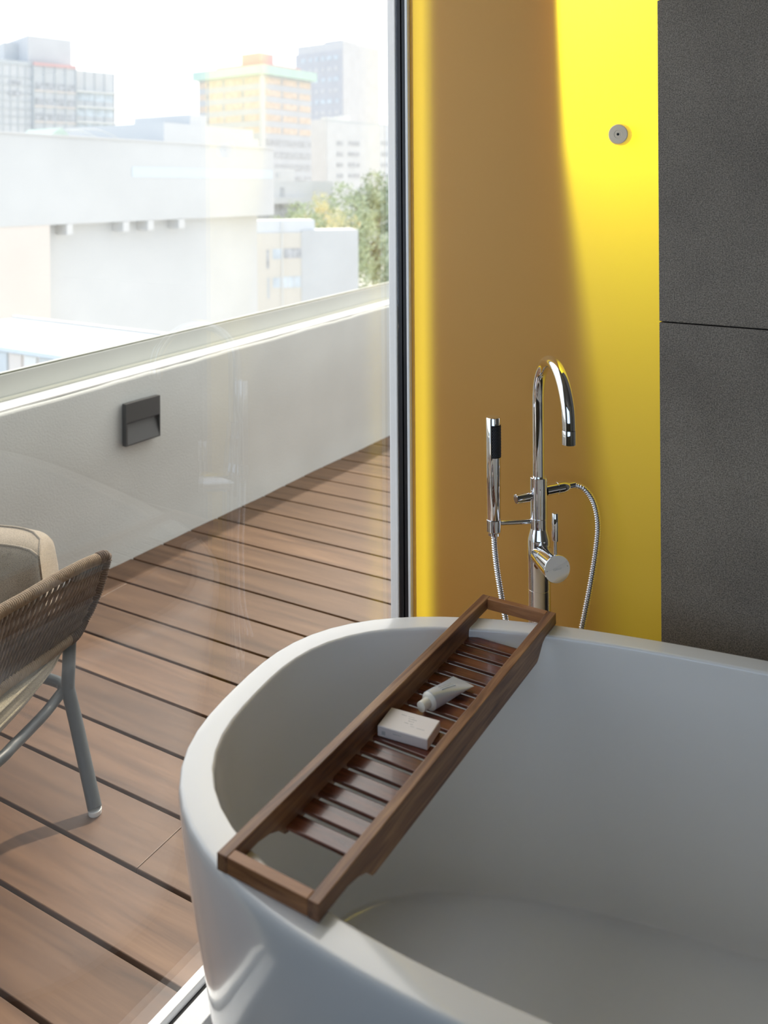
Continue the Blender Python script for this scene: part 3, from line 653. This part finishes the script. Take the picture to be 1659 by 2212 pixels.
# cushions
def cushion(name, C, ax, ay, az_, sx, sy, sz, mat, puff=.25, parent=None, seam=True, wr=0, edge=.18, side=None):
    bm = bm_new(); n = 28; vs = {}
    def pt(i, j, side):
        u, w = -1+2*i/n, -1+2*j/n
        e = max(0, 1-abs(u)**4)**.5*max(0, 1-abs(w)**4)**.5
        eg = edge if side is None else side+(edge-side)*max(0, 1-abs(u)**5)**.8*(1 if w > 0 else 1-.6*w*w); h = sz*(eg+(1-eg)*e); q = 1-.06*(1-abs(u))*abs(w)**2-.0
        wob = wr*(math.sin(u*9+w*4)*.5+math.sin(u*17-w*11)*.3)*e
        return C+ax*(u*sx*(1-.05*(w*w)*(1-u*u)))+ay*(w*sy*(1-.05*(u*u)*(1-w*w)))+az_*(side*(h+wob))
    G = [[[bm.verts.new(pt(i, j, sd_)) for j in range(n+1)] for i in range(n+1)] for sd_ in (1, -1)]
    for g, fl_ in ((G[0], 0), (G[1], 1)):
        for i in range(n):
            for j in range(n):
                q = (g[i][j], g[i+1][j], g[i+1][j+1], g[i][j+1]); bm.faces.new(q if not fl_ else q[::-1])
    rim = [(i, 0) for i in range(n)]+[(n, j) for j in range(n)]+[(i, n) for i in range(n, 0, -1)]+[(0, j) for j in range(n, 0, -1)]
    for a, b in zip(rim, rim[1:]+rim[:1]):
        bm.faces.new((G[0][a[0]][a[1]], G[1][a[0]][a[1]], G[1][b[0]][b[1]], G[0][b[0]][b[1]]))
    bmesh.ops.recalc_face_normals(bm, faces=bm.faces)
    o = finish(name, bm, mat, parent, smooth=True)
    if seam:
        for sd_ in (1, -1):
            bm = bm_new(); tube(bm, [G_pt for G_pt in [pt(i, j, sd_) for i, j in rim[::2]]], .0032, 8, closed=True); finish('piping', bm, mat, o, smooth=True)
    return o
sc = fr_pts[0]+ldir_*.290-fdir*.30; sc.z = .266
cushion('seat_cushion', sc, fdir, ldir_, Vector((0, 0, 1)), .30, .285, .047, M['seat_fabric'], parent=ch, edge=.85)
# back pillow: a separate cushion lying on the seat
pw = at(118, 1152, 2.16)
upv = (Vector((0, 0, 1))*.95 - fdir*.18).normalized(); nv = upv.cross(ldir_).normalized()
Cc = pw + ldir_*.235 - upv*.165 - Vector((0, 0, .0)) 
pil = cushion('pillow', Vector((0, 0, 0)), ldir_, upv, nv, .235, .150, .075, M['cushion'], parent=None, seam=True, wr=.008, edge=.5, side=.03)
pil.location = Cc; tag(pil, 'beige grey textured pillow propped on the woven terrace lounge chair', 'pillow')

# ------------------------------------------------------------------ the city beyond
GZ = -18.0
def pale(name, c, r=.8, var=.03, vs=.3): return pbr(name, c, r, var=var, vscale=vs)  # distance haze is mixed into these pale city colours
M['bwhite'] = pale('render_white', (.64, .645, .64)); M['bwhite2'] = pale('render_pale', (.60, .612, .612), var=.05); M['bcream'] = pale('render_cream', (.69, .655, .585))
M['bgrey'] = pale('tower_grey', (.56, .565, .585)); M['bgrey2'] = pale('tower_light_grey', (.63, .63, .63)); M['bband'] = pale('tower_band', (.58, .59, .60)); M['bgreen'] = pale('cornice_green', (.56, .69, .62)); M['bred'] = pale('penthouse_red', (.68, .48, .46))
M['bpink'] = pale('side_pink', (.70, .65, .60)); M['roof'] = pale('roof_pale', (.62, .68, .71)); M['roof2'] = pale('roof_white', (.70, .72, .73))
M['wdark'] = pale('pane_grey', (.48, .49, .50), .4, .25, 2); M['wwarm'] = pale('pane_warm', (.67, .57, .48), .4, .10, .9); M['wblue'] = pale('pane_blue', (.60, .65, .68), .4, .15, 1); M['mull'] = pale('mullion_grey', (.58, .60, .60)); M['mortar'] = pale('recess_grey', (0.732, 0.732, 0.704))
M['tarp'] = pale('tarp_green', (0.55, 0.648, 0.578)); M['ground'] = pbr('city_ground', (.62, .61, .58), .9, var=.1, vscale=.02)
bm = bm_new(); box(bm, -900, 900, -60, 1500, GZ-.5, GZ); tag(finish('ground', bm, M['ground']), kind='structure')
AZG = 32.0
class Bld:
    """local frame: x along the right-hand face (receding right), y along the left-hand face (receding left), z = world height"""
    def __init__(s, name, px, d, ang=AZG, label='', cat='building', group=None):
        P = at(px, 410, d); s.P = Vector((P.x, P.y, 0)); s.dr = az(ang); s.dl = az(ang-90)
        s.root = empty(name, (s.P.x, s.P.y, GZ)); tag(s.root, label, cat, group)
    def R(s, px, py=410): return on_line(px, py, s.P, s.dr)[0]
    def L(s, px, py=410): return on_line(px, py, s.P, s.dl)[0]
    def zc(s, py): return on_line(829.5+F*s.P.x/s.P.y, py, s.P, s.dr)[1]
    def z_r(s, px, py): return on_line(px, py, s.P, s.dr)[1]
    def z_l(s, px, py): return on_line(px, py, s.P, s.dl)[1]
    def w(s, x, y, z): return s.P+s.dr*x+s.dl*y+Vector((0, 0, z))-s.root.location
    def box(s, bm, x0, x1, y0, y1, z0, z1): hexa(bm, [s.w(x0,y0,z0), s.w(x1,y0,z0), s.w(x1,y1,z0), s.w(x0,y1,z0), s.w(x0,y0,z1), s.w(x1,y0,z1), s.w(x1,y1,z1), s.w(x0,y1,z1)])
    def part(s, name, boxes, mat, parent=None, kind=None, **k):
        bm = bm_new()
        for b in boxes: s.box(bm, *b)
        bmesh.ops.recalc_face_normals(bm, faces=bm.faces)
        o = finish(name, bm, M[mat], parent or s.root, **k)
        if kind: o['kind'] = kind
        return o

# near white block with overhanging upper storey; its long face recedes to the right
A = Bld('white_block', -60, 24.5, 31.0, 'large plain white building block with overhanging upper storey, nearest beyond the parapet')
xr = A.R(592); z1 = A.z_r(300, 305); zb1 = A.z_r(150, 484); x120 = A.R(118); xb = A.R(577)
A.part('upper_storey', [(-6, xr, 0, 9, zb1, z1)], 'bwhite2')
A.part('lower_wall', [(x120, xb, .55, 9, GZ, zb1)], 'bwhite2')
A.part('side_wall', [(-6, A.R(108), .02, 9, GZ, zb1)], 'bpink')
A.part('corner_pilaster', [(A.R(108), x120, .25, 9, GZ, zb1)], 'bcream')
for px in (150, 272, 325, 392): A.part('bracket', [(A.R(px-6), A.R(px+7), .0, .55, zb1-.34, zb1+.02)], 'bwhite')
A.part('reflection_strip', [(A.R(285), A.R(588), -.015, .02, A.z_r(400, 384), A.z_r(400, 363))], 'roof')  # faint bluish reflection put on the facade as a pale strip
A.part('parapet_cap', [(-6, xr+.05, -.05, .2, z1, z1+.05)], 'bwhite')
A2 = Bld('roof_pavilion', 355, 36, 31.0, 'low white rooftop volume rising behind the large white block')
A2.part('wall', [(0, A2.R(548), 0, 8, .6, A2.z_r(400, 268))], 'bwhite'); A2.part('stair_head', [(A2.R(430), A2.R(465), .5, 4, A2.z_r(400, 268), A2.z_r(440, 247))], 'bwhite')
A3 = Bld('distant_white_roof', 250, 60, 31.0, 'far low white rooftop seen left of the rooftop pavilion')
A3.part('wall', [(0, A3.R(560), 0, 8, 0, A3.z_r(300, 282))], 'bwhite')
# green canopy and arched frame on the roof
K1 = Bld('roof_canopy', 96, 27, 31.0, 'small green tarpaulin canopy with arched frame on the white block roof', 'canopy')
bm = bm_new(); zb = K1.z_r(130, 302)
for pts in (((96, 301), (134, 276), (163, 296)),):
    a, b, c = [(K1.R(px), K1.z_r(px, py)) for px, py in pts]
    hexa(bm, [K1.w(a[0], 0, zb-.02), K1.w(c[0], 0, zb-.02), K1.w(c[0], 1.6, zb-.02), K1.w(a[0], 1.6, zb-.02), K1.w(b[0]-.02, 0, b[1]), K1.w(b[0]+.02, 0, b[1]), K1.w(b[0]+.02, 1.6, b[1]), K1.w(b[0]-.02, 1.6, b[1])])
bmesh.ops.recalc_face_normals(bm, faces=bm.faces); finish('tarpaulin', bm, M['tarp'], K1.root)
bm = bm_new()
for off in (0, 1.0):
    tube(bm, spline([K1.w(K1.R(px)+off*.12, off, K1.z_r(px, py)) for px, py in ((140, 282), (165, 279), (190, 279), (215, 281), (238, 290), (262, 302))], 24), .022, 6)
finish('arched_frame', bm, M['mull'], K1.root)
# low roof at the left, close to the parapet
I = Bld('low_annex', 50, 16.2, 122.0, 'low annex with flat pale blue roof and panelled wall, lower left beyond the railing')
# dr runs toward the lower right, dl runs up-right; go the other way for the body
zr = on_line(50, 689, I.P, I.dr)[1]
I.part('flat_roof', [(-.3, 5.2, -2.0, 0, zr-.07, zr)], 'roof')
I.part('roof_edge', [(-.35, 5.25, -.02, .06, zr-.02, zr+.04)], 'bpink')
bm = bm_new(); pc = [M['wblue'], M['bpink'], M['roof'], M['mortar']]
I.part('wall', [(-.2, 5.1, -1.9, -.1, GZ, zr-.07)], 'bpink')
for k in range(14):
    I.part('wall_panel', [(-.15+k*.36, .13+k*.36, -1.93, -1.9, zr-1.6, zr-.10)], ('wblue', 'bpink', 'mull', 'wblue', 'mortar')[(k*3) % 5])

# left office slab with three facade bays
B = Bld('office_slab', 248, 170, 32-90+180, '', 'building')
B.root['label'] = 'long office building with grid facade and grey rooftop box at far left'
# its visible face recedes toward the lower right: use a plane through two depths
Bp0 = at(-60, 410, 150); Bp1 = at(248, 410, 168); Bd = (Bp1-Bp0); BL = math.hypot(Bd.x, Bd.y); Bd = Vector((Bd.x/BL, Bd.y/BL, 0))
B.P = Vector((Bp0.x, Bp0.y, 0)); B.dr = Bd; B.dl = Vector((-Bd.y, Bd.x, 0))
x0, x1, x2, x3 = B.R(-60), B.R(72), B.R(163), B.R(248)
zA, zB_, zC = B.z_r(40, 140), B.z_r(120, 146), B.z_r(200, 155)
B.part('left_bay', [(x0, x1, 0, 12, GZ, zA)], 'bwhite'); B.part('middle_bay', [(x1, x2, -.5, 12, GZ, zB_)], 'bwhite2'); B.part('right_bay', [(x2, x3, 0, 12, GZ, zC)], 'bwhite')
B.part('roof_line', [(x0, x1, -.15, .5, zA, zA+.7)], 'mull'); B.part('red_roof_line', [(x1, x2, -.7, .1, zB_, zB_+.6)], 'bred')
xa, xb_ = B.R(67), B.R(161)
B.part('rooftop_box', [(xa, xb_, 1, 14, zB_, B.z_r(110, 80))], 'bgrey2'); B.part('rooftop_room', [(B.R(37), xa, 6, 16, zA, B.z_r(50, 84))], 'bwhite')
fp = 33/F*160
for k in range(5):
    zf = B.z_r(120, 182)-k*fp
    B.part('window_band', [(x1+.3, x2-.3, -.62, -.5, zf-1.3, zf)], 'wdark'); B.part('sill_band', [(x1, x2, -.7, -.5, zf-1.6, zf-1.3)], 'bpink')
for k in range(4):
    zf = B.z_r(200, 198)-k*fp*1.02; B.part('window_band', [(x2+.2, x3-.2, -.1, 0, zf-1.9, zf-.3)], 'wblue'); B.part('balcony_slab', [(x2, x3+.1, -.9, 0, zf-.3, zf)], 'mortar')
for k in range(7): zf = zA-2.2-k*fp*.5*1.0; B.part('facade_rail', [(x0, x1, -.12, 0, zf-.12, zf)], 'mull')
for k in range(9): xx = x0+(x1-x0)*k/8; B.part('mullion', [(xx-.06, xx+.06, -.14, 0, GZ, zA)], 'mull')
for k in range(5): xx = x1+(x2-x1)*k/4; B.part('mullion', [(xx-.07, xx+.07, -.72, -.5, GZ, zB_)], 'mull')
for k in range(5): xx = x2+(x3-x2)*k/4; B.part('mullion', [(xx-.06, xx+.06, -.16, 0, GZ, zC)], 'mull')
for py in (183, 206): B.part('window', [(B.R(20), B.R(46), -.16, 0, B.z_r(30, py), B.z_r(30, py-9))], 'wdark')

# banded tower with green cornice
C = Bld('green_cornice_tower', 568, 200, 35, 'banded office tower with green cornice and red rooftop, centre of the skyline')
yl = C.L(431); xr = C.R(673); zt0 = C.zc(160)
C.part('core', [(0, xr, 0, yl, GZ, zt0)], 'bband')
C.part('cornice', [(-1.1, xr+1.1, -1.1, yl+1.1, zt0, C.zc(141))], 'bgreen')
C.part('red_penthouse', [(2, xr-2, 1.5, yl-4, C.zc(141), C.zc(132))], 'bred'); C.part('stair_tower', [(2.5, 7.2, 3, 9, C.zc(132), C.zc(108))], 'bred')
C.part('corner_pier', [(-.35, .6, -.35, .6, GZ, zt0)], 'bwhite')
fh = 27.0/F*200
for k in range(11):
    zf = zt0-.55-k*fh*1.0
    m = 'wwarm' if k < 5 else 'wdark'
    C.part('window_band', [(-.08, 0.02, .8, yl-.2, zf-1.45, zf)], m); C.part('window_band', [(.8, xr-.2, -.08, .02, zf-1.45, zf)], m)
    for bx_ in [(-.10, 0, yl*f_, yl*f_+.5+.5*((k+q) % 2), zf-1.4, zf-.05) for q, f_ in enumerate((.27, .57, .83))]+[(xr*f_, xr*f_+.7, -.10, 0, zf-1.4, zf-.05) for f_ in (.36, .70)]: C.part('dark_pane', [bx_], 'wdark')
# grey tower behind
D = Bld('grey_tower', 741, 330, 35, 'tall pale grey tower at the right of the skyline, behind the banded tower')
yl = D.L(640); xr = D.R(820); zt0 = D.zc(95)
D.part('windowed_side', [(0, 2, 0, yl, GZ, D.zc(107))], 'bgrey'); D.part('blank_side', [(.1, xr, -.3, yl-1, GZ, zt0+1)], 'bgrey2'); D.part('roof_plant', [(1, xr*.45, 1, yl*.4, zt0, D.zc(85))], 'bgrey2')
rd = random.Random(6)
for k in range(11):
    zf = D.zc(118)-k*4.2; [D.part('window', [(-.15, 0, yl*(.08+.14*j), yl*(.08+.14*j)+1.1+rd.random()*1.4, zf-1.6, zf)], ('wblue', 'bgrey2')[k % 2]) for j in range(6)]
# white building under it
E = Bld('white_office', 707, 230, 40, 'white office building with small square windows above the trees')
yl = E.L(672); xr = E.R(860); zt0 = E.zc(262)
E.part('body', [(0, xr, 0, yl, GZ, zt0)], 'bwhite'); E.part('grey_side', [(-.1, 0, .3, yl, GZ, zt0+.6)], 'bgrey2'); E.part('roof_rail', [(0, xr, .1, .3, zt0, zt0+.5)], 'mull')
for q, (a, b) in enumerate(((712, 740), (745, 757), (762, 774))): E.part('roof_plant', [(E.R(a), E.R(b), 1+q, 3+q, zt0, E.z_r(a, 252-q*2))], 'mortar')
for r_ in range(4):
    for (pa, pb) in ((728, 741), (753, 777), (824, 840)):
        py = 306+r_*23.4
        E.part('window', [(E.R(pa), E.R(pb), -.12, .02, E.z_r(pa, py+8), E.z_r(pa, py-1))], 'wdark')
# small white houses
Fh = Bld('white_house', 590, 150, 40, 'small white house with one dark window at the foot of the banded tower')
Fh.part('wall', [(-6, Fh.R(636), 0, 6, GZ, Fh.zc(364))], 'bwhite'); Fh.part('window', [(Fh.R(598), Fh.R(606), -.1, .02, Fh.z_r(600, 384), Fh.z_r(600, 372))], 'bwhite2')
Fg = Bld('white_terrace_house', 586, 128, 40, 'low white terraced house above the left edge of the trees')
Fg.part('wall', [(-5, Fg.R(720), 0, 6, GZ, Fg.zc(391))], 'bwhite'); Fg.part('window', [(Fg.R(606), Fg.R(614), -.1, .02, Fg.z_r(610, 424), Fg.z_r(610, 405))], 'wdark')
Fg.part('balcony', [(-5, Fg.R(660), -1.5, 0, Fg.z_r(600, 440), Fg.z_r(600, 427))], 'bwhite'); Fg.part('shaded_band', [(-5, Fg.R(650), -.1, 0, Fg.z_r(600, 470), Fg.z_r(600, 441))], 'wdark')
# cream and white block right of the big one
G = Bld('cream_block', 575, 62, 76, 'cream and white low block with ribbon windows in front of the trees')
xm, xr = G.R(650), G.R(773)
G.part('cream_bay', [(-2, xm, 0, 3, GZ, G.z_r(600, 503))], 'bcream'); G.part('white_bay', [(xm, xr, -.05, 3, GZ, G.z_r(700, 497))], 'bwhite2')
G.part('roof_room', [(-2, G.R(680), .1, 2.5, G.z_r(600, 503), G.z_r(600, 476))], 'roof2'); G.part('drain_pipe', [(G.R(608), G.R(610.5), -.1, 0, GZ, G.z_r(608, 478))], 'mortar')
for px0, px1, py0, py1, m in ((588, 607, 538, 560, 'wblue'), (612, 650, 537, 558, 'wdark'), (588, 604, 600, 622, 'wblue'), (606, 649, 598, 622, 'wblue'), (575, 580, 540, 580, 'wdark'), (576, 581, 600, 645, 'mull')):
    w = G.part('window', [(G.R(px0), G.R(px1), -.03, .03, G.z_r(px0, py1), G.z_r(px0, py0))], m)
    if px1-px0 > 30: G.part('mullion', [(G.R(px0)+(G.R(px1)-G.R(px0))*f_-.03, G.R(px0)+(G.R(px1)-G.R(px0))*f_+.03, -.04, -.02, G.z_r(px0, py1), G.z_r(px0, py0)) for f_ in (.33, .66)], 'bwhite', parent=w)
# trees
def leaf_mat(name, c1, c2):
    m, N, L = new_mat(name); b = N['Principled BSDF']; b.inputs['Roughness'].default_value = .7
    t = N.new('ShaderNodeTexCoord'); n = N.new('ShaderNodeTexNoise'); n.inputs['Scale'].default_value = .55; n.inputs['Detail'].default_value = 6; L.new(t.outputs['Object'], n.inputs[0])
    r = N.new('ShaderNodeValToRGB'); e = r.color_ramp.elements; e[0].position = .35; e[0].color = (*c1, 1); e[1].position = .65; e[1].color = (*c2, 1); L.new(n.outputs[0], r.inputs[0]); L.new(r.outputs[0], b.inputs['Base Color']); return m
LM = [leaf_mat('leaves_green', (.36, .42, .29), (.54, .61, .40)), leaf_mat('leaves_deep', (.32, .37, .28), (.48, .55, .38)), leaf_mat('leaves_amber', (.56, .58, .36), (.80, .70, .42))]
bark = pbr('bark', (.30, .25, .20), .9)
def tree(px, py, d, w, h, mat, label, seed, n=5200):
    r_ = random.Random(seed); c = at(px, py, d); root = empty('tree', (c.x, c.y, GZ)); tag(root, label, 'tree', 'trees beyond the terrace')
    top_z = c.z-GZ; cz = top_z-h
    blobs = []
    for k in range(60):
        a = r_.uniform(0, 2*PI); rr_ = w*math.sqrt(r_.random())*.85; zz0 = cz+h*r_.uniform(-.9, .8)*(1-.2*(rr_/w)); blobs.append((rr_*math.cos(a), rr_*math.sin(a), zz0, w*r_.uniform(.18, .38)))
    blobs.append((0, 0, top_z-w*.3, w*.3))
    bm = bm_new()
    for k in range(n):
        bx_, by_, bz_, br = r_.choice(blobs); v = Vector((r_.gauss(0, 1), r_.gauss(0, 1), r_.gauss(0, 1))).normalized()*br*r_.uniform(.45, 1.08)
        P = Vector((bx_, by_, bz_))+v; s_ = w*r_.uniform(.025, .055); a_ = Vector((r_.gauss(0, 1), r_.gauss(0, 1), r_.gauss(0, 1))).normalized(); b_v = a_.orthogonal().normalized(); c_v = a_.cross(b_v)
        bm.faces.new([bm.verts.new(P+b_v*s_), bm.verts.new(P+c_v*s_*.7), bm.verts.new(P-b_v*s_), bm.verts.new(P-c_v*s_*.7)])
    finish('foliage', bm, mat, root)
    bm = bm_new(); tube(bm, [(0, 0, 0), (w*.03, 0, cz*.5), (0, w*.03, cz)], [w*.09, w*.07, w*.04], 8)
    for k in range(5): a = k*1.26; tube(bm, [(0, 0, cz*.7), (w*.3*math.cos(a), w*.3*math.sin(a), cz), (w*.5*math.cos(a), w*.5*math.sin(a), cz+h*.5)], [w*.04, w*.03, w*.01], 6)
    finish('trunk', bm, bark, root)
tree(806, 362, 132, 6.9, 11, LM[1], 'tallest green tree beside the window frame, rightmost of the trees', 1, 9000)
tree(742, 390, 112, 5.0, 10, LM[0], 'bushy green tree behind the cream and white block', 2, 8000)
tree(692, 408, 97, 3.7, 8, LM[2], 'small yellow green tree with amber leaves left of the bushy tree', 3, 6000)
tree(638, 430, 80, 3.6, 7, LM[0], 'low green tree just right of the large white block', 4, 6000)
tree(838, 500, 84, 3.6, 10, LM[1], 'lower dark green tree half hidden by the window frame', 5, 6000)
